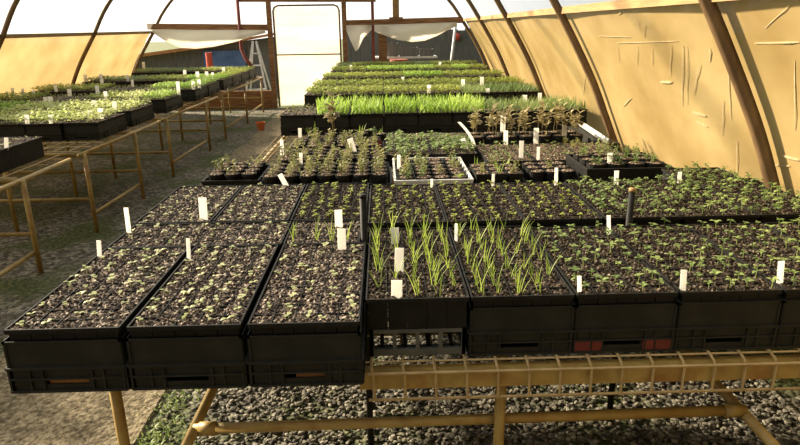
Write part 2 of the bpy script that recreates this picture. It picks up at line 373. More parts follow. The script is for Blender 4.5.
def side_bench(y0, y1, label, legs):
    be = thing('bench', label, 'bench', group='ochre pipe benches across the path')
    wire_deck(-4.65,-2.4,y0,y1,.12,.2,False).build('wire_mesh', WIRE, be)
    for x in (-2.42,-4.63):
        b = MB(); b.tube([(x,y0,.655),(x,y1,.655)],.017,8); b.build('side_rail', PIPE, be, True)
        b = MB(); b.tube([(x,legs[0],.15),(x,legs[-1],.15)],.0155,8); b.build('lower_rail', PIPE, be, True)
    for y in legs:
        b = MB(); b.tube([(-4.63,y,.655),(-2.42,y,.655)],.018,8); b.build('cross_rail', PIPE, be, True)
        b = MB(); b.tube([(-4.63,y,.285),(-2.40,y,.285)],.0145,8); b.build('lower_cross_rail', PIPE, be, True)
        for x in (-2.40,-3.05,-4.63):
            b = MB(); b.tube([(x,y,0),(x,y,.66)],.018,8); b.build('leg', PIPE, be, True)
side_bench(2.6,4.75,'ochre pipe bench across the path carrying two tall black plug trays',(2.9,4.06))
side_bench(4.9,6.75,'ochre pipe bench across the path, second from the camera, under pale green crates',(4.95,6.0))
side_bench(6.85,9.2,'ochre pipe bench across the path, third from the camera',(6.93,8.5))
side_bench(9.3,12.75,'ochre pipe bench across the path, last before the back wall',(9.4,11.0,12.5))

# ------------------------------------------------------------------ trays
CACHE = {}
FOOT = []        # soil areas a plant label can stand in: x0, x1, y0, y1, z
def cell_mesh(nx, ny, w, d, depth):
    k = ('cell', nx, ny, round(w,3), round(d,3), depth)
    if k not in CACHE:
        b = MB(); cw, cd = w/nx, d/ny; IN = .004; cw2, cd2 = (w-2*IN)/nx, (d-2*IN)/ny
        for i in range(nx):
            for j in range(ny):
                b.frustum(IN+(i+.5)*cw2, IN+(j+.5)*cd2, -.004, -depth, cw2-(.0012 if depth < .08 else .0005), cd2-.0012, .94 if depth < .08 else .985)
        for i in range(nx+1): x = i*cw; inn = 0 < i < nx; e = .0011 if inn else .0022; b.box(x-e, x+e, 0, d, -.012, -.003 if inn else 0)
        for j in range(ny+1): y = j*cd; inn = 0 < j < ny; e = .0011 if inn else .0022; b.box(0, w, y-e, y+e, -.012, -.0034 if inn else 0.0004)
        CACHE[k] = b.mesh('cell_block', BLACK)
    return CACHE[k]
def soil_mesh(w, d, cell, amp=.005, lvl=-.0065, m_=None, seed=0, step=.007):
    k = ('soil', round(w,3), round(d,3), amp, lvl, m_ and m_.name, seed)
    if k not in CACHE:
        rr = random.Random(seed+5); nx, ny = int(w/step), int(d/step); b = MB(); vs = []
        for j in range(ny+1):
            for i in range(nx+1):
                x, y = i/nx*w, j/ny*d
                dm = abs(math.sin(PI*x/cell))*abs(math.sin(PI*y/cell))
                vs.append((min(max(x,.002),w-.002), min(max(y,.002),d-.002), lvl+.003*dm+rr.uniform(-amp,amp)))
        b.add(vs, [(j*(nx+1)+i, j*(nx+1)+i+1, (j+1)*(nx+1)+i+1, (j+1)*(nx+1)+i) for j in range(ny) for i in range(nx)])
        CACHE[k] = b.mesh('soil', m_ or SOIL)
    return CACHE[k]
def sprouts(name, m_, fn, n=7):
    out = []
    for k in range(n): b = MB(); fn(b); out.append(b.mesh(name, m_, False))
    return out
def f_tiny(b):
    h = R.uniform(.004,.010); b.tube([(0,0,-.004),(R.uniform(-.003,.003),0,h)], .0009, 4)
    a = R.random()*6.3
    for k in range(R.choice((2,2,3,4))): b.leaf((0,0,h), a+k*PI*(1 if k < 2 else .5)+R.uniform(-.3,.3), R.uniform(.1,.6), R.uniform(.012,.020), R.uniform(.008,.013), .6)
def f_mid(b):
    h = R.uniform(.014,.028); b.tube([(0,0,-.004),(R.uniform(-.004,.004),0,h)], .0011, 4)
    a = R.random()*6.3
    for k in range(R.choice((4,5,6))): b.leaf((0,0,h*R.uniform(.6,1)), a+k*PI/2+R.uniform(-.4,.4), R.uniform(.1,.7), R.uniform(.013,.022), R.uniform(.008,.012), .8)
def f_bush(b):
    h = R.uniform(.02,.035); b.tube([(0,0,-.004),(R.uniform(-.004,.004),0,h)], .0013, 4)
    a = R.random()*6.3
    for k in range(R.choice((6,7,8))): b.leaf((0,0,h*R.uniform(.5,1)), a+k*2.4, R.uniform(.0,.8), R.uniform(.018,.03), R.uniform(.010,.015), 1.0)
def f_leek(b):
    for k in range(R.choice((4,5,6))):
        b.leaf((R.uniform(-.008,.008),R.uniform(-.008,.008),-.004), R.random()*6.3, R.uniform(1.15,1.5), R.uniform(.045,.105), R.uniform(.0024,.0036), R.uniform(.1,.7), 5)
TINY = sprouts('seedling', G_TINY, f_tiny, 10); MID = sprouts('seedling', G_YEL, f_mid); DARK = sprouts('seedling', G_DARK, f_mid); BUSH = sprouts('seedling', G_DARK, f_bush); LEEK = sprouts('seedling', G_LEEK, f_leek, 9)
MIDT = sprouts('seedling', G_TINY, f_mid, 5)
def crate_mesh(w, d, h, style='ribbed'):
    k = ('crate', round(w,3), round(d,3), round(h,3), style)
    if k in CACHE: return CACHE[k]
    b = MB(); t_ = .005
    if style == 'lattice':
        def wall(axis, c):
            L = w if axis == 'x' else d
            def bx(a0, a1, z0, z1):
                if axis == 'x': b.box(a0,a1,c-t_,c+t_,z0,z1)
                else: b.box(c-t_,c+t_,a0,a1,z0,z1)
            bx(0,L,0,h*.24); bx(0,L,h*.86,h)
            n_ = 4 if axis == 'x' else 7
            for i in range(n_+1):
                a = (L-.011)*i/n_; bx(a,a+.011,h*.24,h*.86)
        wall('x',t_); wall('x',d-t_); wall('y',t_); wall('y',w-t_)
        for i in range(7): y = (i+.5)*d/7; b.box(.006,w-.006,y-.006,y+.006,.002,.008)
        for i in range(4): x = (i+.5)*w/4; b.box(x-.006,x+.006,.006,d-.006,.002,.008)
    else:
        zl, zr = h*.48, h*.27                                     # ledge under the plain band, mid rib
        def wall(axis, c, out, slot):
            L = w if axis == 'x' else d
            def bx(a0, a1, z0, z1, th=t_, off=0):
                lo, hi = (c-th-off*0, c+0) if out < 0 else (c, c+th)
                if axis == 'x': b.box(a0,a1,min(lo,hi),max(lo,hi),z0,z1)
                else: b.box(min(lo,hi),max(lo,hi),a0,a1,z0,z1)
            bx(0,L,zl,h)
            bx(0,L,h-.006,h,.008); bx(-.001,L+.001,zl-.004,zl+.003,.014); bx(0,L,zr-.003,zr+.002,.012); bx(0,L,0,.006,.013)
            s0, s1 = (.30*L,.67*L) if slot else (.5*L,.5*L)
            bx(0,s0,.0,zl); bx(s1,L,.0,zl)
            if slot: bx(s0,s1,0,.02); bx(s0,s1,zr,zl)
            for q in (.0,.17,.28,.70,.80,.97): bx(L*q,L*q+.005,.004,zl,.0105)
        wall('x', .008, -1, True); wall('x', d-.008, 1, True); wall('y', .008, -1, False); wall('y', w-.008, 1, False)
        b.box(.008,w-.008,.008,d-.008,h*.46,h*.50)                # raised floor the plug tray sits on
        b.box(.008,w-.008,.008,d-.008,.003,.007)
        for i in range(4): x = w*(.1+.8*i/3); b.box(x-.006,x+.006,.01,.03,-.006,.004)
    CACHE[k] = b.mesh('crate', DGREY if style == 'lattice' else CRATE); return CACHE[k]
SEEDS = 0
def plug_tray(x, y, w, d, nx, ny, z, label, plants, group, depth=.07, prob=.92, sc=1.0, jit=.18, soilm=None, stuff=None, crate=None, dz=0, amp=.005, rowmod=None):
    """x, y = near corner; plants = list of seedling meshes"""
    global SEEDS
    t_ = thing('plug_tray', label, 'seedling tray', (x, y, z), group)
    put('cell_block', cell_mesh(nx, ny, w, d, depth), t_)
    SEEDS += 1; FOOT.append((x+.010, x+w-.010, y+.020, y+d-.012, z-.004))
    put('soil', soil_mesh(w, d, w/nx, amp=amp, seed=SEEDS % 3, m_=soilm), t_)
    cw, cd = w/nx, d/ny
    for i in range(nx):
        for j in range(ny):
            if R.random() > prob: continue
            if rowmod and not rowmod(i, j): continue
            put('seedling', R.choice(plants), t_, ((i+.5+R.uniform(-jit,jit))*cw, (j+.5+R.uniform(-jit,jit))*cd, -.004), R.random()*6.3, sc*R.uniform(.75,1.25))
    return t_
def crate(x, y, w, d, z0, h, label, style='ribbed', group='black crates on the central bench'):
    return tag(put('crate', crate_mesh(w, d, h, style), None, (x, y, z0)), label, 'crate', group)
TOP = .88
G1 = 'seedling trays in the front row'; GC = 'black crates under the front row of trays'
colx = [-.972,-.664,-.358,-.060,.234,.530,.824,1.120,1.416]
wd = [.286,.284,.282,.284,.284,.280,.282,.282,.27]
desc = ['tiny pale sprouts on gritty soil','tiny sprouts in rows on gritty soil','scattered tiny sprouts, beside the grassy leek trays',
        'grassy green leek seedlings, above the open lattice crate','leek seedlings, second tray of the grassy pair',
        'dark green leafy seedlings, next to the leeks','dark green leafy seedlings, second from the leeks','dark green leafy seedlings, third from the leeks','dark green leafy seedlings, nearest the amber film wall']
cdesc = ['black crate at the path corner of the bench, orange board showing in its slot','black crate, second from the path along the bench front','black ribbed crate, third from the path, beside the open lattice crate',
         'low open black lattice crate with windows under the leek tray','black crate under the second leek tray, behind the bench leg','black crate with red strips along its foot','black crate next after the red-striped one on the bench front','black crate just past the last full white label, at the far front','black front crate nearest the amber film wall']
for i in range(9):
    left = i < 3; y = 1.440 if left else 1.572
    d_ = .605 if left else (.60 if i > 4 else .625)
    pl = [TINY+MIDT[:1], TINY+MIDT[:1], TINY, LEEK, LEEK, DARK, DARK, DARK, DARK][i]
    z = TOP if i < 7 else TOP
    dep = .095 if i == 3 else .07
    plug_tray(colx[i], y, wd[i], d_, 5, 10, z, 'front row plug tray with '+desc[i], pl, G1, depth=dep,
              prob=[.8,.85,.75,.9,.8,.93,.93,.93,.93][i], sc=[1.1,1.1,1.1,0.92,.90,1.08,1.08,1.08,1.08][i], rowmod=(lambda a, b_: a != 1 or b_ in (2,6,9)) if i == 3 else None, jit=.1 if i in (3,4) else .2, soilm=DARKSOIL if i > 2 else None)
    if i == 3: crate(colx[i]+.006, y+.004, wd[i]-.012, d_-.01, DECK, .082, cdesc[i], 'lattice', GC)
    else:
        cx_, cw_ = ((-.984,.300),(-.672,.296),(-.364,.292))[i] if left else (colx[i]-.005, wd[i]+.010)
        c = crate(cx_, y-.005, cw_, d_+.010, DECK, .147, cdesc[i], 'ribbed', GC)
        W_ = cw_
        if i == 0:
            b = MB(); b.box(.31*W_,.655*W_,.014,.024,.016,.045); q = b.build('slot_board', ORANGE, c); q['label'] = 'orange board behind the slot'
        if i == 2:
            b = MB(); b.box(.40*W_,.66*W_,.014,.024,.016,.043); q = b.build('slot_board', WOOD, c); q['label'] = 'brown board behind the slot'
        if i == 5:
            for a0, a1 in ((.01,.29),(.69,.99)):
                b = MB(); b.box(a0*W_,a1*W_,-.0015,.0015,.004,.036); q = b.build('foot_strip', REDP, c); q['label'] = 'red strip along the foot'
# short cross trays behind the left three
G1b = 'short plug trays behind the front row'
plug_tray(-.972, 2.055, .60, .262, 10, 4, TOP, 'crosswise plug tray of tiny sprouts behind the two front trays next to the path', TINY, G1b, prob=.75)
plug_tray(-.360, 2.055, .262, .262, 4, 4, TOP, 'small square plug tray with four grassy tufts in its front rows, behind the gritty trays', LEEK, G1b, prob=.9, sc=.85, rowmod=lambda i, j: j < 2)
crate(-.974, 2.058, .604, .256, DECK, .146, 'black crate under the crosswise sprout tray')
crate(-.362, 2.058, .266, .256, DECK, .146, 'black crate under the small square tray')
G2 = 'seedling trays in the second row'
x2 = [-.985,-.680,-.375,-.068,.232,.532,.840,1.14,1.44]
d2 = ['sparse pale sprouts, beside the path','pale sprouts, second from the path','yellow-green seedlings, third from the path','yellow-green seedlings behind the black stake at the leeks','yellow-green seedlings, behind the two leek trays',
      'yellow-green seedlings, sixth from the path','dense dark green seedlings beside the black stake','dense dark green seedlings, second from the film wall','dense dark green seedlings against the amber film wall']
for i in range(9):
    y = 2.335 if i < 3 else 2.235; z = TOP if i < 3 else .892
    pl = [TINY, TINY+MIDT[:2], MID, MID, MID, MID, BUSH, BUSH, BUSH][i]
    plug_tray(x2[i], y, .292, .58, 5, 10, z, 'second row plug tray with '+d2[i], pl, G2, prob=[.8,.85,.9,.95,.95,.93,.98,.98,.98][i], sc=.88 if i < 6 else .95, jit=.25, soilm=DARKSOIL if i > 1 else None)
    crate(x2[i]-.004, y-.005, .300, .590, DECK, .146 if i < 3 else .158, 'black crate under the second row tray, %s from the path' % ORD[i])
plug_tray(1.42, 2.83, .29, .25, 5, 4, .885, 'small crosswise plug tray of dense dark seedlings behind the second row by the film wall', BUSH, G2, prob=.97, sc=1.0, soilm=DARKSOIL)
crate(1.42, 2.83, .29, .25, DECK, .155, 'black crate under the crosswise dense tray by the film wall')

# stakes standing up between the trays
def stake(x, y, top, r, label, m2):
    o = thing('stake', label, 'stake', (x, y, 0), 'black stakes between the trays')
    b = MB(); b.tube([(0,0,0),(0,0,top-.012)], r, 10); b.build('shaft', BLACK, o, True)
    b = MB(); b.tube([(0,0,top-.012),(0,0,top)], r*1.08, 10); b.build('cap', m2, o, True)
stake(-.080, 2.10, 1.04, .0125, 'black stake standing between the leek tray and the small square tray', BLACK)
stake(.915, 2.205, 1.015, .0125, 'black stake with a pale cut end among the dark green seedlings', RAILW)

# ------------------------------------------------------------------ pots and carrying trays
def pot_mesh(r, h, sq=False):
    k = ('pot', r, h, sq)
    if k not in CACHE:
        b = MB(); n_ = 4 if sq else 16
        q = r*1.38 if sq else r
        b.lathe([(.001,0),(q*.74,0),(q*.93,h*.80),(q,h*.81),(q,h),(q*.94,h),(q*.92,h*.8),(.001,h*.79)], n_)
        if sq:
            c_, s_ = math.cos(PI/4), math.sin(PI/4); b.v = [(x*c_-y*s_, x*s_+y*c_, z) for x, y, z in b.v]
        CACHE[k] = b.mesh('flower_pot', BLACK, False)
    return CACHE[k]
def potsoil_mesh(r, sq, seed):
    k = ('psoil', r, sq, seed)
    if k not in CACHE:
        rr = random.Random(seed); b = MB(); n_ = 14; vs = [(0,0,.006)]; fs = []
        for i in range(1,6):
            for a in range(n_):
                q = r*.93*i/5; th = 2*PI*a/n_
                if sq: q *= 1/max(abs(math.cos(th)),abs(math.sin(th)))
                vs.append((q*math.cos(th), q*math.sin(th), .006*(1-(i/5)**2)+rr.uniform(-.004,.005)-(.004 if i == 5 else 0)))
        for a in range(n_): fs.append((0,1+a,1+(a+1)%n_))
        for i in range(4):
            for a in range(n_): fs.append((1+i*n_+a, 1+(i+1)*n_+a, 1+(i+1)*n_+(a+1)%n_, 1+i*n_+(a+1)%n_))
        b.add(vs, fs); CACHE[k] = b.mesh('soil', POTSOIL)
    return CACHE[k]
def f_sprig(b):
    for s_ in range(R.choice((3,4,5))):
        h = R.uniform(.03,.08); x0, y0 = R.uniform(-.02,.02), R.uniform(-.02,.02); dx, dy = R.uniform(-.02,.02), R.uniform(-.02,.02)
        b.tube([(x0,y0,-.004),(x0+dx*.5,y0+dy*.5,h*.5),(x0+dx,y0+dy,h)], .0013, 4)
        for k in range(9):
            t_ = .25+.75*k/8; b.leaf((x0+dx*t_,y0+dy*t_,h*t_), k*2.4+R.random(), R.uniform(.1,.9), R.uniform(.014,.028), R.uniform(.008,.013), .8)
def f_ros(b):
    for k in range(7): b.leaf((0,0,.004), k*2.4+R.random()*.5, R.uniform(.3,1.0), R.uniform(.025,.045), R.uniform(.014,.022), 1.0)
def f_shoot(b):
    for k in range(6): b.leaf((R.uniform(-.02,.02),R.uniform(-.02,.02),0), R.random()*6.3, R.uniform(1.1,1.5), R.uniform(.04,.09), .005, .4, 5)
def f_tall(b):
    for s_ in range(2):
        h = R.uniform(.13,.22); x0, y0 = R.uniform(-.02,.02), R.uniform(-.02,.02); dx, dy = R.uniform(-.03,.03), R.uniform(-.03,.03)
        b.tube([(x0,y0,-.004),(x0+dx*.4,y0+dy*.4,h*.5),(x0+dx,y0+dy,h)], .002, 5)
        for k in range(14):
            t_ = .4+.6*k/13; b.leaf((x0+dx*t_,y0+dy*t_,h*t_), k*2.4+R.random(), R.uniform(.1,.9), R.uniform(.04,.07), R.uniform(.022,.034), .8)
SPRIG = sprouts('plant', G_OLIVE, f_sprig, 8); ROS = sprouts('plant', G_LEEK, f_ros, 4); SHOOT = sprouts('plant', G_LEEK, f_shoot, 4); TALL = sprouts('plant', G_BUFF, f_tall, 6); DSPRIG = sprouts('plant', G_DARK, f_sprig, 6)
def pot(x, y, z, r, h, label, group, plants=None, sq=False, sc=1):
    o = tag(put('flower_pot', pot_mesh(r, h, sq), None, (x, y, z), 0 if sq else R.random()*6), label, 'plant pot', group)
    put('soil', potsoil_mesh(r, sq, R.randint(0,3)), o, (0,0,h*.95)); FOOT.append((x-r*.8,x+r*.8,y-r*.8,y+r*.8,z+h*.95))
    if plants: put('plant', R.choice(plants), o, (R.uniform(-.006,.006),R.uniform(-.006,.006),h*.9), R.random()*6.3, sc*R.uniform(.75,1.2))
    return o
def carry_tray(x, y, w, d, h, label, m_=None, rim=.008, flare=.012):
    b = MB(); t_ = .004; f = flare
    def q(x0,x1,y0,y1,z): return [(x0,y0,z),(x1,y0,z),(x1,y1,z),(x0,y1,z)]
    lo = q(f,w-f,f,d-f,0); hi = q(0,w,0,d,h); ro = q(-rim,w+rim,-rim,d+rim,h); rd = q(-rim,w+rim,-rim,d+rim,h-.008)
    li = q(f+t_,w-f-t_,f+t_,d-f-t_,t_); hi2 = q(t_,w-t_,t_,d-t_,h)
    b.add(lo+hi+ro+rd+li+hi2, [(3,2,1,0)]+[(0+i,(i+1)%4,12+(i+1)%4,12+i) for i in range(4)]+[(12+i,12+(i+1)%4,8+(i+1)%4,8+i) for i in range(4)]
          +[(8+i,8+(i+1)%4,20+(i+1)%4,20+i) for i in range(4)]+[(20+i,20+(i+1)%4,16+(i+1)%4,16+i) for i in range(4)]+[(16,17,18,19)])
    return tag(b.build('carrying_tray', m_ or BLACK, loc=(x,y,DECK)), label, 'tray', 'trays holding pots')
def fill(x, y, w, d, nx, ny, r, h, desc, where, group, plants, pp=.85, sq=False, sc=1, z=DECK+.005, skip=()):
    for j in range(ny):
        for i in range(nx):
            if (i, j) in skip: continue
            has = R.random() < pp
            row = 'front' if j == 0 else ORD[j]
            pot(x+(i+.5)*w/nx, y+(j+.5)*d/ny, z, r, h, '%s, %s row, %s from the path, %s' % (desc if has else 'bare black pot', row, ORD[i], where), group, plants if has else None, sq, sc)
def tr(x, y, w, d, nx, ny, h, r, ph, tl, desc, where, group, plants, pp=.85, m_=None, **k):
    carry_tray(x, y, w, d, h, tl, m_); fill(x+.014, y+.014, w-.028, d-.028, nx, ny, r, ph, desc, where, group, plants, pp, **k)
tr(-1.045,3.48,.315,.42,3,4,.07,.045,.092,'black tray of pots overhanging the path edge of the bench','soil-filled black pot','tray over the path','pots in the tray over the path',SPRIG,.25)
tr(-.715,3.40,.745,.42,7,4,.055,.0495,.094,'wide black tray of sprig pots behind the second row','black pot of olive sprigs','nearest wide tray','pots in the nearest wide tray',SPRIG,.9)
tr(-.70,3.86,.72,.42,7,4,.055,.0485,.094,'wide black tray of pots, middle of the three beside the path','black pot with small sprig','middle wide tray','pots in the middle wide tray',SPRIG+ROS[:1],.8,sc=1.05)
tr(-.69,4.32,.68,.42,6,4,.055,.0485,.094,'wide black tray of pots, furthest back, before the lime green leaves','black pot with leafy sprig','rear wide tray','pots in the rear wide tray',SPRIG+DSPRIG[:2]+ROS[:1],.85,sc=1.15)
tr(.055,3.34,.425,.60,4,6,.085,.047,.084,'pale grey rimmed tray of small pots in the middle of the bench','small black pot with leafy sprig','pale grey tray','pots in the pale grey tray',DSPRIG+SPRIG+ROS[:1],.8,m_=GREYP)
tr(.490,3.34,.30,.33,3,3,  .05,.044,.10,'low black tray of square pots with grassy shoots','square pot with grassy shoots','low tray','square pots beside the pale grey tray',SHOOT+SPRIG[:1],.6,sq=True)
tr(.800,3.34,.285,.33,3,3,.05,.042,.105,'low black tray of brown-soiled round pots beside the square pots','brown-soiled black pot','middle low tray','pots beside the deep tray',SPRIG,.4)
tr(1.095,3.25,.46,.40,4,3,.150,.052,.160,'deep black tray of pots against the amber film wall','black pot with dark sprig','deep tray','pots in the deep tray',DSPRIG,.9)
# plug trays among the pots
G3 = 'plug trays among the pots'
def low_tray(x, y, w, d, nx, ny, label, plants, sc=1, prob=.9, soilm=None):
    plug_tray(x, y, w, d, nx, ny, DECK+.092, label, plants, G3, depth=.09, prob=prob, sc=sc, soilm=soilm)
low_tray(.01,4.02,.295,.60,5,10,'plug tray of bushy green plants directly behind the pale grey tray',BUSH,1.5,.95)
low_tray(.315,4.02,.295,.60,5,10,'plug tray of bushy green plants behind the square pots and grey tray',BUSH,1.5,.9)
low_tray(.635,3.76,.295,.58,5,10,'dark plug tray of thin green plants behind the square shoot pots',DARK,1.2,.7,POTSOIL)
low_tray(.945,3.76,.295,.58,5,10,'dark nearly bare plug tray behind the brown-soiled round pots',DARK,1,.35,POTSOIL)
low_tray(1.25,3.76,.295,.58,5,10,'dark nearly bare plug tray along the film wall behind the deep tray',SPRIG,.6,.35,POTSOIL)
fill(.62,4.46,.86,.32,7,2,.052,.115,'tall buff-leaved plant','behind the dark plug trays','tall buff-leaved potted plants',TALL,1.0,z=DECK)
for k, (x, y) in enumerate([(-.56,4.86),(-.42,4.9),(-.18,4.88),(-.03,4.84)]):
    pot(x, y, DECK, .05, .10, 'pot of long-leaved shoots, %s from the path, before the lime green row' % ORD[k], 'shoot pots before the lime row', SHOOT+TALL[:1], sc=1.3)
# one broad-leaved plant
pot(-.12,4.93+.09, DECK, .05, .10, 'black pot with broad bright rosette in the gap before the lime green row', 'shoot pots before the lime row', ROS, sc=1.4)
# white gutter strip by the film
a, c = Vector((1.66,5.2,.80)), Vector((1.60,4.42,.80))
b = MB(); n_ = 8
pr = [(.028*math.cos(PI+PI*k/n_), .028*math.sin(PI+PI*k/n_)) for k in range(n_+1)]; pr += [(.024*math.cos(2*PI-PI*k/n_), .024*math.sin(2*PI-PI*k/n_)) for k in range(n_+1)]
vs = [(p.x+u, p.y, p.z+v_) for p in (a, c) for u, v_ in pr]; n_ = len(pr)
b.add(vs, [(k,(k+1)%n_,n_+(k+1)%n_,n_+k) for k in range(n_)]+[tuple(range(n_)),tuple(range(2*n_-1,n_-1,-1))])
g_ = tag(b.build('gutter', GREYP), 'pale plastic gutter strip lying along the film beside the tall buff plants', 'gutter')
g_bench = MB(); g_bench.box(1.555,1.70,4.40,5.22,DECK,.770)
tag(g_bench.build('support_crate', CRATE), 'low dark box under the pale gutter strip', 'crate')

# ------------------------------------------------------------------ far crates (tray in a crate, seen small)
def foliage(kind, w, d, seed):
    k = ('fol', kind, round(w,3), round(d,3), seed)
    if k in CACHE: return CACHE[k]
    b = MB(); rr = random.Random(seed*7+1)
    def lf(*a):
        for q in range(6):
            t_ = MB(); aa = (*a[:1], a[1]+q*1.05, *a[2:]); t_.leaf(*aa)
            if all(-.012 < v_[0] < w+.012 and -.012 < v_[1] < d+.012 for v_ in t_.v): b.add(t_.v, t_.f); return
    if kind == 'lime' or kind == 'grass':
        n_, lo, hi, ww = (330,.08,.16,.011) if kind == 'lime' else (420,.05,.11,.006)
        for i in range(n_): lf((rr.uniform(.01,w-.01),rr.uniform(.01,d-.01),-.005), rr.random()*6.3, rr.uniform(.9,1.5), rr.uniform(lo,hi), ww*rr.uniform(.7,1.3), rr.uniform(.2,1.0), 5)
        m2 = G_LIME if kind == 'lime' else G_DARK
    else:
        n_, ht, L, m2 = {'short': (430,.055,.036,G_YEL), 'pale': (480,.055,.034,G_PALE), 'dark': (430,.05,.034,G_DARK), 'bright': (600,.06,.034,G_LIME), 'sparse': (150,.03,.022,G_OLIVE)}[kind]
        for i in range(n_): lf((rr.uniform(.008,w-.008),rr.uniform(.008,d-.008),rr.uniform(.2,1)*ht), rr.random()*6.3, rr.uniform(-.1,.9), L*rr.uniform(.7,1.3), L*.5, .9)
    CACHE[k] = b.mesh('foliage', m2); return CACHE[k]
FC = {'lime':'tall lime green leaves','grass':'mid green grassy leaves','short':'low yellow-green seedlings','pale':'pale green seedlings','dark':'dark green seedlings','bright':'bright green seedlings','sparse':'sparse olive sprouts'}
def far_crate(x, y, w, d, kind, where, group, top=.875, h=.17, z0=DECK):
    o = thing('seedling_crate', '', 'crate of seedlings', (x, y, z0), group)
    o['label'] = 'crate of %s, %s' % (FC[kind], where)
    put('crate_body', crate_mesh(w, d, h-.02, 'ribbed'), o)
    nx, ny = max(2, round(w/.058)), max(2, round(d/.058))
    put('cell_block', cell_mesh(nx, ny, w, d, .045), o, (0,0,h+.005))
    put('soil', soil_mesh(w, d, w/nx, step=.02, seed=0), o, (0,0,h+.005))
    FOOT.append((x+.01, x+w-.01, y+.015, y+d-.01, z0+h))
    f_ = put('foliage', foliage(kind, w, d, R.randint(0,1)), o, (0,0,h+.005)); f_['kind'] = 'stuff'
rows = [(5.42,.17,['sparse','lime','lime','lime','lime','lime','grass','grass','grass']),
        (7.15,.16,['short','short','short','short','short','short','grass','grass','grass']),
        (7.95,.17,['short','short','short','short','short','short','short','short','short']),
        (9.35,.17,['short','short','short','short','bright','bright','short','short','short']),
        (10.9,.17,['short','short','bright','bright','bright','bright','short','bright','short']),
        (12.0,.18,['dark','short','short','short','short','dark','short','short','short'])]
for j, (y, h, kinds) in enumerate(rows):
    for i, k in enumerate(kinds):
        x = -.90+.300*i
        if j == 0 and i == 8: y += .06
        far_crate(x, y+R.uniform(-.015,.015), .294, .60, k, '%s from the path, %s' % (ORD[i], ['first row behind the pots','second row behind the pots','third row behind the pots','fourth row behind the pots','last row but one, central bench','last row, central bench'][j]), 'seedling crates at the back of the central bench', h=h)
# side bench
plug_tray(-2.83,4.02,.295,.62,5,10,.855,'tall black plug tray of bare soil at the near corner of the side bench',TINY,'tall plug trays on the side bench',depth=.150,prob=.25)
plug_tray(-3.14,4.02,.295,.62,5,10,.855,'tall black plug tray further from the path at the near end of the side bench',TINY,'tall plug trays on the side bench',depth=.150,prob=.25)
GS = 'seedling crates on the side bench'
srows = [(5.36,['pale','pale','pale','short','short','pale','pale'],'nearest row, side bench'),(6.10,['pale','pale','pale','pale','bright','short','short'],'second row, side bench'),
         (7.10,['bright','pale','short','sparse','sparse','short','short'],'third row, side bench'),(8.25,['bright','bright','sparse','sparse','short','short','short'],'fourth row, side bench'),
         (9.75,['bright','bright','short','short','dark','dark','dark'],'fifth row, side bench'),(11.7,['short','short','short','dark','dark','dark','dark'],'last row, side bench')]
for j, (y, kinds, wh) in enumerate(srows):
    for i, k in enumerate(kinds):
        far_crate(-2.74-.305*i-(.0 if i == 0 or j else .0), y+(.0 if i == 0 else -.02+R.uniform(-.012,.012)), .296, .60, k, '%s from the path, %s' % (ORD[i], wh), GS, h=.145)
for k, (y, kind) in enumerate([(6.74,'bright'),(7.74,'short'),(8.9,'bright'),(10.4,'short'),(11.05,'short')]):
    if k in (0,1): continue
    far_crate(-2.74, y, .296, .60, kind, ['alone in the third gap','alone in the fourth gap','alone in the last gap'][k-2]+' by the path, side bench', GS, h=.145)

# ------------------------------------------------------------------ plant labels
LG = 'white plant labels'
def plant_label(px, py, ty, wpx, label, z=.872, yaw=0, group=None, m_=None, lean=0):
    best = None
    for f in FOOT:
        p = atz(px, py, f[4]); c = Vector((min(max(p.x,f[0]),f[1]), min(max(p.y,f[2]),f[3]), f[4])); e = (c-p).length+c.y*.004
        if best is None or e < best[0]: best = (e, c)
    p = best[1]; z = p.z; p0 = aty(px, py, p.y)
    q = aty(px, ty, p.y); hgt = max(.018, q.z-max(min(p0.z,z+.02),z-.02)) if best[0] > .05 else max(.018, q.z-z); s_ = (p-Vector((0,0,H))).dot(FWD)/F; w = wpx*s_
    b = MB(); th = .0009; e = .022
    b.add([(0,-th,-e),(w/2,-th,-.006),(w/2,-th,hgt),(-w/2,-th,hgt),(-w/2,-th,-.006),(0,th,-e),(w/2,th,-.006),(w/2,th,hgt),(-w/2,th,hgt),(-w/2,th,-.006)],
          [(0,1,2,3,4),(9,8,7,6,5),(0,5,6,1),(1,6,7,2),(2,7,8,3),(3,8,9,4),(4,9,5,0)])
    o = b.build('plant_label', m_ or WHITE, loc=p); o.rotation_euler = (R.uniform(-.22,-.05), lean, yaw+R.uniform(-.2,.2))
    return tag(o, label, 'plant label', group or LG)
for a_ in [
 (98,257,241,4.5,'white label at the path edge of the corner tray, nearer the camera'),
 (127,233,208,4.5,'white label at the path edge where the crosswise tray begins'),
 (204,220,198,8,'broad white label in the crosswise tray of sprouts',),
 (189,259,239,4,'slim white label at the seam between the first two front trays'),
 (339,227,210,7.5,'upper of two white labels in the small square tray of tufts'),
 (342,250,229,8.5,'lower of two white labels, at the back of the third front tray'),
 (397,300,281,11,'front white label of three in a line in the leek tray'),
 (399,271,249,9,'middle white label of three in a line in the leek tray'),
 (395,244,228,8,'rear white label of three in a line in the leek tray'),
 (453,241,224,3,'thin white label seen nearly edge on between the leek trays'),
 (577,297,277,4.5,'white label at the front corner where leeks meet dark seedlings'),
 (682,294,271,6,'white label at the front seam past the red-striped crate'),
 (779,284,262,7,'white label at the front edge nearest the film wall'),
 (611,234,216,4,'white label before the black front of the dense second row'),
 (434,187,179,2.5,'thin white label at the back of the second row, behind the leeks'),
 (493,186,174,3,'slim white label in the second row seam, before the square pots'),
 (556,185,168,3.5,'tall white label in the second row behind the round pots'),
 (616,185,171,4.5,'white label in dense seedlings before the deep black tray'),
 (679,183,172,4,'white label in dense seedlings past the end of the deep tray')]:
    plant_label(*a_)
PZ = DECK+.092
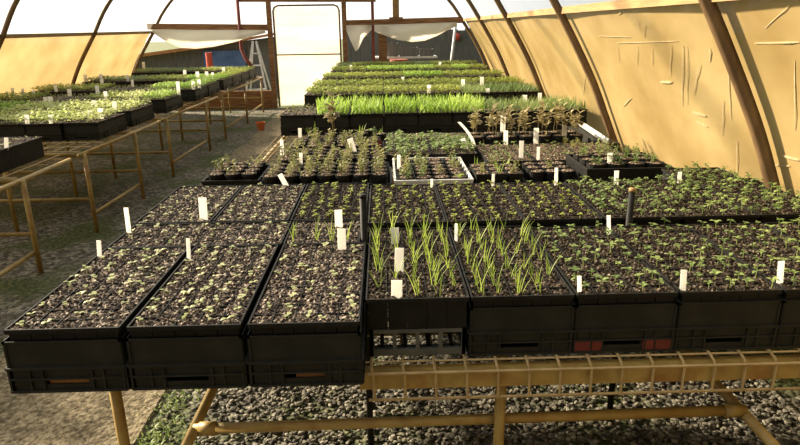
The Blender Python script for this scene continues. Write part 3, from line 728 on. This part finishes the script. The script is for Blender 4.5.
for k, a_ in enumerate([
 (288,183,170,5,'slanted white label leaning on the front of the nearest wide pot tray',-.45),
 (275,156,140,3.5,'upright white label at the path end of the nearest wide pot tray',0),
 (301,165,153,3.5,'white label in the pots one column in from the path end',0),
 (301,137,127,3.5,'white label in the rear pots near the path end',0),
 (354,152,138,6,'wide white label among pots in front of the dark gap, beside the red tag',-.3),
 (399,168,155,3.5,'white label in the path corner of the pale grey tray',0),
 (466,149,138,4.5,'white label near the curved white strip',-.3),
 (521,158,141,4.5,'bright white label among the square shoot pots',0),
 (538,160,147,3,'slim white label between square pots and round pots',0),
 (503,142,128,4.5,'buff-white label in the dark plug tray below the tall buff plants',0),
 (533,142,126,5,'white label in the dark plug tray, second from the film',0),
 (565,137,125,4.5,'white label in the nearly bare tray along the film',0),
 (497,127,113,5,'white label at the foot of the tall buff-leaved plants',0),
 (610,164,153,5.5,'white label at the end of the deep black tray',0)]):
    plant_label(a_[0], a_[1], a_[2], a_[3], a_[4], z=PZ+(.03 if k == 13 else 0), lean=a_[5], group='white labels among the pots')
plant_label(380,152,140,4,'red tag among the pots in the middle of the bench',z=PZ,m_=REDP,group='white labels among the pots')
# curved white strip
p = atz(474,146,PZ); q = aty(459,122,p.y)
b = MB(); vs = []
for k in range(9):
    t_ = k/8; x = (q.x-p.x)*(t_**1.6); z = (q.z-p.z)*t_
    vs += [(x-.012,0,z),(x+.012,0,z),(x+.012,.002,z),(x-.012,.002,z)]
b.add(vs, [(4*k+i,4*k+(i+1)%4,4*k+4+(i+1)%4,4*k+4+i) for k in range(8) for i in range(4)]+[(3,2,1,0),(32,33,34,35)])
tag(b.build('plastic_strip', WHITE, loc=p), 'curved white plastic strip standing in the plug tray behind the pale grey tray', 'strip')
# small labels at the back
wh = ['in the lime green crates','behind the pots, half way across','near the film wall end']
for k, (px, py, ty, w, s_) in enumerate([(426,110,102,4,'lowest in front of the grassy crates by the dark post'),(457,107,101,3.5,'at the front of the grassy crates, second of a near pair'),(429,93,86,3,'against the dark front of the second crate row'),(403,83,78,2.5,'in the yellow-green rows before the door side'),
        (463,88,80,3,'against the second row front, half way to the film'),(480,87,77,3,'against the second row front, nearest the film'),(500,97,91,3,'in the grassy crates, first from the film corner'),(520,101,94,3.5,'low in the grassy crates near the film'),(528,97,92,3,'high in the grassy crates near the film'),(351,70,66,2,'in the last crate row beside the door'),(440,68,63,2,'in the last crate row, half way across')]):
    plant_label(px, py, ty-1, w*1.25, 'small white label '+s_, z=.875, group='small white labels at the back of the central bench')
side_l = [(73,147,139,3.5),(22,126,119,3.5),(38,128,120,3),(90,120,113,4),(101,119,111,4),(48,106,99,3.5),(61,104,97,3.5),(95,109,103,4),(114,112,104,3.5),(106,100,94,2.5),(76,95,90,3),(52,93,88,2.5),(34,98,93,2.5),(15,97,90,2.5),(24,97,91,2.5),(8,99,94,2),
          (86,82,77,2.5),(98,83,77,2.5),(109,86,80,2.5),(98,96,88,3),(118,84,79,2),(133,87,82,2),(193,76,71,2.5),(198,80,74,2.5),(202,75,70,2.5),(207,79,74,2.5),(193,90,84,2.5),(203,88,82,2.5),(183,95,84,2.5),(213,79,75,2),(160,68,63,2),(131,70,65,2)]
side_o = {}
for k, (px, py, ty, w) in enumerate(side_l):
    zz = .862 if k else .852
    q = atz(px, py, zz)
    row = min(range(len(srows)), key=lambda j: abs(srows[j][0]+.3-q.y)); c_ = max(1, min(7, int((-2.44-q.x)/.305)+1))
    o = plant_label(px, py, ty-2.5, w*1.3, '', z=zz, group='small white labels on the side bench')
    if k == 0: o['label'] = 'small white label on bare soil of the nearest tall tray on the side bench'; continue
    row = min(range(len(srows)), key=lambda j: abs(srows[j][0]+.3-o.location.y)); c_ = max(1, min(7, int((-2.44-o.location.x)/.305)+1))
    side_o.setdefault('white label in %s crate from the path, %s' % (ORD[c_-1], srows[row][2]), []).append(o)
for lab, os_ in side_o.items():
    os_.sort(key=lambda o: -o.location.x)
    for o, sfx in zip(os_, {1:[''],2:[', path side of pair',', far side of pair'],3:[', path side of three',', middle of three',', far side of three']}.get(len(os_), ['']*len(os_))): o['label'] = lab+sfx

# orange flower pot on the path
b = MB(); b.lathe([(.001,0),(.05,0),(.07,.10),(.078,.10),(.078,.13),(.07,.13),(.065,.1),(.001,.1)], 16)
TERRA = surf('terracotta', [(.3,(.42,.10,.03)),(.7,(.6,.17,.06))], 12, .8)
p = atz(261,130,0.012); tag(b.build('flower_pot', TERRA, smooth=False, loc=p), 'small orange pot standing on the path near the door', 'plant pot')

# ------------------------------------------------------------------ curtains of loose film on the end wall
def sheet(name, cols, label):
    """cols: (x, top z, bottom z, bulge)"""
    b = MB(); vs = []; n_ = 6
    for i, (x, zt, zb, bu) in enumerate(cols):
        for k in range(n_+1):
            t_ = k/n_; vs.append((x, 13.08-bu*math.sin(PI*t_*.8)-.02*math.sin(i*1.7+k), zt+(zb-zt)*t_))
    b.add(vs, [(i*(n_+1)+k, i*(n_+1)+k+1, (i+1)*(n_+1)+k+1, (i+1)*(n_+1)+k) for i in range(len(cols)-1) for k in range(n_)])
    o = b.build(name, SHEET, smooth=True); m_ = o.modifiers.new('thick', 'SOLIDIFY'); m_.thickness = .004
    return tag(o, label, 'plastic sheet', 'loose plastic sheets on the back wall')
sheet('plastic_sheet', [(-4.62,1.6,1.56,.02),(-4.35,1.6,1.38,.05),(-4.05,1.59,1.24,.09),(-3.75,1.58,1.22,.12),(-3.4,1.575,1.25,.12),(-3.0,1.57,1.33,.08),(-2.6,1.565,1.44,.05),(-2.34,1.56,1.5,.02)], 'sagging white plastic sheet under the cross beam on the path side of the door')
sheet('plastic_sheet', [(-.72,1.63,1.52,.02),(-.66,1.63,1.36,.04),(-.55,1.63,1.12,.05),(-.50,1.63,1.16,.05),(-.38,1.63,1.38,.04),(-.22,1.63,1.53,.02)], 'white plastic sheet hanging in a point just beside the door')
sheet('plastic_sheet', [(-.16,1.63,1.5,.02),(.05,1.63,1.42,.06),(.3,1.635,1.33,.1),(.6,1.64,1.29,.13),(.85,1.645,1.31,.12),(1.1,1.65,1.40,.08),(1.3,1.655,1.5,.04),(1.5,1.66,1.58,.02)], 'white plastic sheet sagging in a long swag under the far beam')

# ------------------------------------------------------------------ beyond the end wall
BLUE = surf('blue_sheeting', [(.3,(.05,.10,.24)),(.7,(.10,.18,.36))], 5, .6)
SLATE = surf('grey_boards', [(.3,(.09,.09,.085)),(.7,(.17,.165,.155))], 5, .8, stretch=(6,6,.5))
RUST = surf('rusty_sheet', [(.3,(.32,.13,.04)),(.7,(.5,.24,.09))], 7, .8)
s_ = thing('shed', 'dark open shed with a rusty sloping roof edge beyond the film', 'shed', (-4.2,17.0,0))
b = MB(); b.add([(-3.2,0,-.06),(1.75,0,-.06),(1.75,0,1.42),(-3.2,0,.85),(-3.2,2.5,-.06),(1.75,2.5,-.06),(1.75,2.5,1.42),(-3.2,2.5,.85)],[(0,1,2,3),(7,6,5,4),(1,5,6,2),(4,0,3,7),(3,2,6,7)]); b.build('wall', SLATE, s_)
b = MB(); b.beam((-3.3,-.12,.82),(-.6,-.12,1.14),.3,.08); b.beam((-.6,-.12,1.12),(1.85,-.12,1.52),.3,.06); b.build('roof_edge', RUST, s_)
b = MB(); b.box(-.5,.6,-.1,-.02,.3,1.05); b.build('blue_panel', BLUE, s_)
def drum(x, y, r, h, m_, label):
    b = MB(); b.lathe([(.001,0),(r,0),(r,h*.33),(r*1.03,h*.34),(r,h*.36),(r,h*.66),(r*1.03,h*.67),(r,h*.69),(r,h),(r*.9,h),(.001,h*.98)], 18)
    return tag(b.build('drum', m_, smooth=False, loc=(x,y,-.05)), label, 'drum')
REDO = surf('bright_red', [(.3,(.45,.06,.03)),(.7,(.6,.10,.05))], 8, .6)
drum(-4.2,15.6,.075,1.1,REDO,'upright red drum in front of the blue panel outside')
l_ = thing('step_ladder', 'pale metal step ladder standing outside beside the door', 'ladder', (-3.0,15.2,-.05))
ALU = surf('aluminium', [(.3,(.45,.46,.48)),(.7,(.6,.61,.63))], 10, .4, metal=.3)
for sx in (-1,1):
    b = MB(); b.beam((sx*.28,-.3,0),(sx*.04,0,1.35),.04,.03); b.build('rail', ALU, l_)
    b = MB(); b.beam((sx*.28,.35,0),(sx*.04,.03,1.35),.04,.03); b.build('rear_leg', ALU, l_)
for k in range(4):
    q = (k+1)/5; b = MB(); b.box(-.28+.24*q,.28-.24*q,-.3+.3*q-.04,-.3+.3*q+.04,1.35*q-.012,1.35*q+.012); b.build('step', ALU, l_)
f_ = thing('fence', 'grey board fence beyond the sagging sheet', 'fence', (1.4,17.5,-.06))
b = MB()
for k in range(30): b.box(-2.4+k*.19,-2.4+k*.19+.192,0,.03,0,1.55+.03*math.sin(k*2.3))
b.build('board', SLATE, f_)
for k in range(4):
    b = MB(); b.box(-2.3+k*1.8,-2.18+k*1.8,.035,.14,0,1.5); b.build('post', WOOD, f_)
w_ = thing('work_table', 'pale topped table of boxes outside past the door', 'table', (.55,14.9,-.06))
b = MB(); b.box(-.75,.7,-.3,.3,.95,.99); b.build('tabletop', GREYP, w_)
for x in (-.7,.65):
    for y in (-.25,.25): b = MB(); b.box(x-.025,x+.025,y-.025,y+.025,0,.95); b.build('leg', SLATE, w_)
for k, (x, w, h, lab) in enumerate([(-.35,.3,.3,'tall dark box'),(.05,.42,.2,'wide dark box'),(.46,.3,.16,'low dark box')]):
    b = MB(); t_ = .015; b.box(-w/2,w/2,-.15,.15,0,.012)
    for q in ((-w/2,w/2,-.15,-.15+t_),(-w/2,w/2,.15-t_,.15),(-w/2,-w/2+t_,-.15+t_,.15-t_),(w/2-t_,w/2,-.15+t_,.15-t_)): b.box(*q,.012,h)
    tag(b.build('storage_box', SLATE, loc=(.55+x,14.9,.93)), lab+' on the pale topped table outside', 'box', 'boxes on the outside table')
drum(.35,14.1,.2,.95,surf('faded_red', [(.3,(.22,.05,.03)),(.7,(.32,.08,.05))], 8, .7),'faded red drum outside just behind the last crates')
b = MB(); b.tube([(1.42,14.2,-.05),(1.62,14.3,1.62)],.03,8); tag(b.build('pole', GREYP, smooth=True), 'pale pole leaning outside near the film wall', 'pole')
b = MB(); b.lathe([(.001,-.1),(.06,-.09),(.1,-.03),(.1,.03),(.06,.09),(.001,.1)],14); bo = b.build('hanging_basket', REDO, loc=(2.0,17.42,1.3)); tag(bo, 'red round pot hung on the grey fence', 'pot')
# trees added beyond the right-hand film to darken the view through it
ADDED_BARK = surf('added_tree_bark', [(.3,(.05,.035,.02)),(.7,(.1,.07,.045))], 8, .9)
G_ADDED_TREE = leafmat('added_tree_leaf', (.02,.035,.012), (.05,.07,.025), .2)
def tree(x, y, h, rad, label):
    o = thing('tree', label, 'tree', (x,y,-.1), 'trees added outside the film')  # added tree, there to darken the view through the right film
    b = MB(); b.tube([(0,0,0),(.1,0,h*.4),(0,.1,h*.8)],[.25,.18,.06],8); b.build('added_tree_trunk', ADDED_BARK, o, True)
    b = MB()
    for k in range(1500):
        v = Vector((R.gauss(0,1),R.gauss(0,1),R.gauss(0,1))).normalized()*R.random()**.4
        b.leaf((v.x*rad, v.y*rad, h*.55+v.z*h*.45), R.random()*6.3, R.uniform(-1,1), R.uniform(.3,.6), R.uniform(.2,.35), .6)
    b.build('added_tree_crown', G_ADDED_TREE, o)
for k, (x, y, h) in enumerate([(10,2,7),(10.6,7.6,7.5),(10,13,7),(12,18.5,8),(11,24.5,8),(10.5,-4,7)]): tree(x, y, h, 2.3, 'added dark tree outside behind the amber film, %s along the wall' % ORD[k])

# ------------------------------------------------------------------ light
SUN_AZ, SUN_EL = math.radians(60), math.radians(25)      # towards the left of straight ahead
sd = Vector((-math.sin(SUN_AZ)*math.cos(SUN_EL), math.cos(SUN_AZ)*math.cos(SUN_EL), math.sin(SUN_EL)))
sun = bpy.data.lights.new('sun', 'SUN'); sun.energy = 15.5; sun.angle = math.radians(3.5); sun.color = (1,.84,.62)
so = bpy.data.objects.new('sun', sun); COL.objects.link(so); so.rotation_euler = sd.to_track_quat('Z','Y').to_euler(); so.location = sd*30
w = bpy.data.worlds.new('world'); S.world = w; w.use_nodes = True; ns = w.node_tree.nodes; l = w.node_tree.links; ns.clear()
tc = N(ns, 'ShaderNodeTexCoord'); dt = N(ns, 'ShaderNodeVectorMath', operation='DOT_PRODUCT'); dt.inputs[1].default_value = sd
l.new(tc.outputs['Generated'], dt.inputs[0])
mr = N(ns, 'ShaderNodeMapRange'); mr.inputs['From Min'].default_value = -.35; mr.inputs['From Max'].default_value = .6; l.new(dt.outputs['Value'], mr.inputs['Value'])
rp = ramp(ns, [(0,(.03,.036,.045)),(.5,(.34,.36,.37)),(1,(.92,.9,.85))]); l.new(mr.outputs[0], rp.inputs[0])
bg = N(ns, 'ShaderNodeBackground'); bg.inputs[1].default_value = 1.5; l.new(rp.outputs[0], bg.inputs[0])
wo = N(ns, 'ShaderNodeOutputWorld'); l.new(bg.outputs[0], wo.inputs[0])

v = S.view_settings; v.view_transform = 'Standard'; v.look = 'None'; v.gamma = 1; v.use_curve_mapping = False; v.exposure = .34
S.cycles.use_denoising = True
S.cycles.max_bounces = 10; S.cycles.transparent_max_bounces = 16
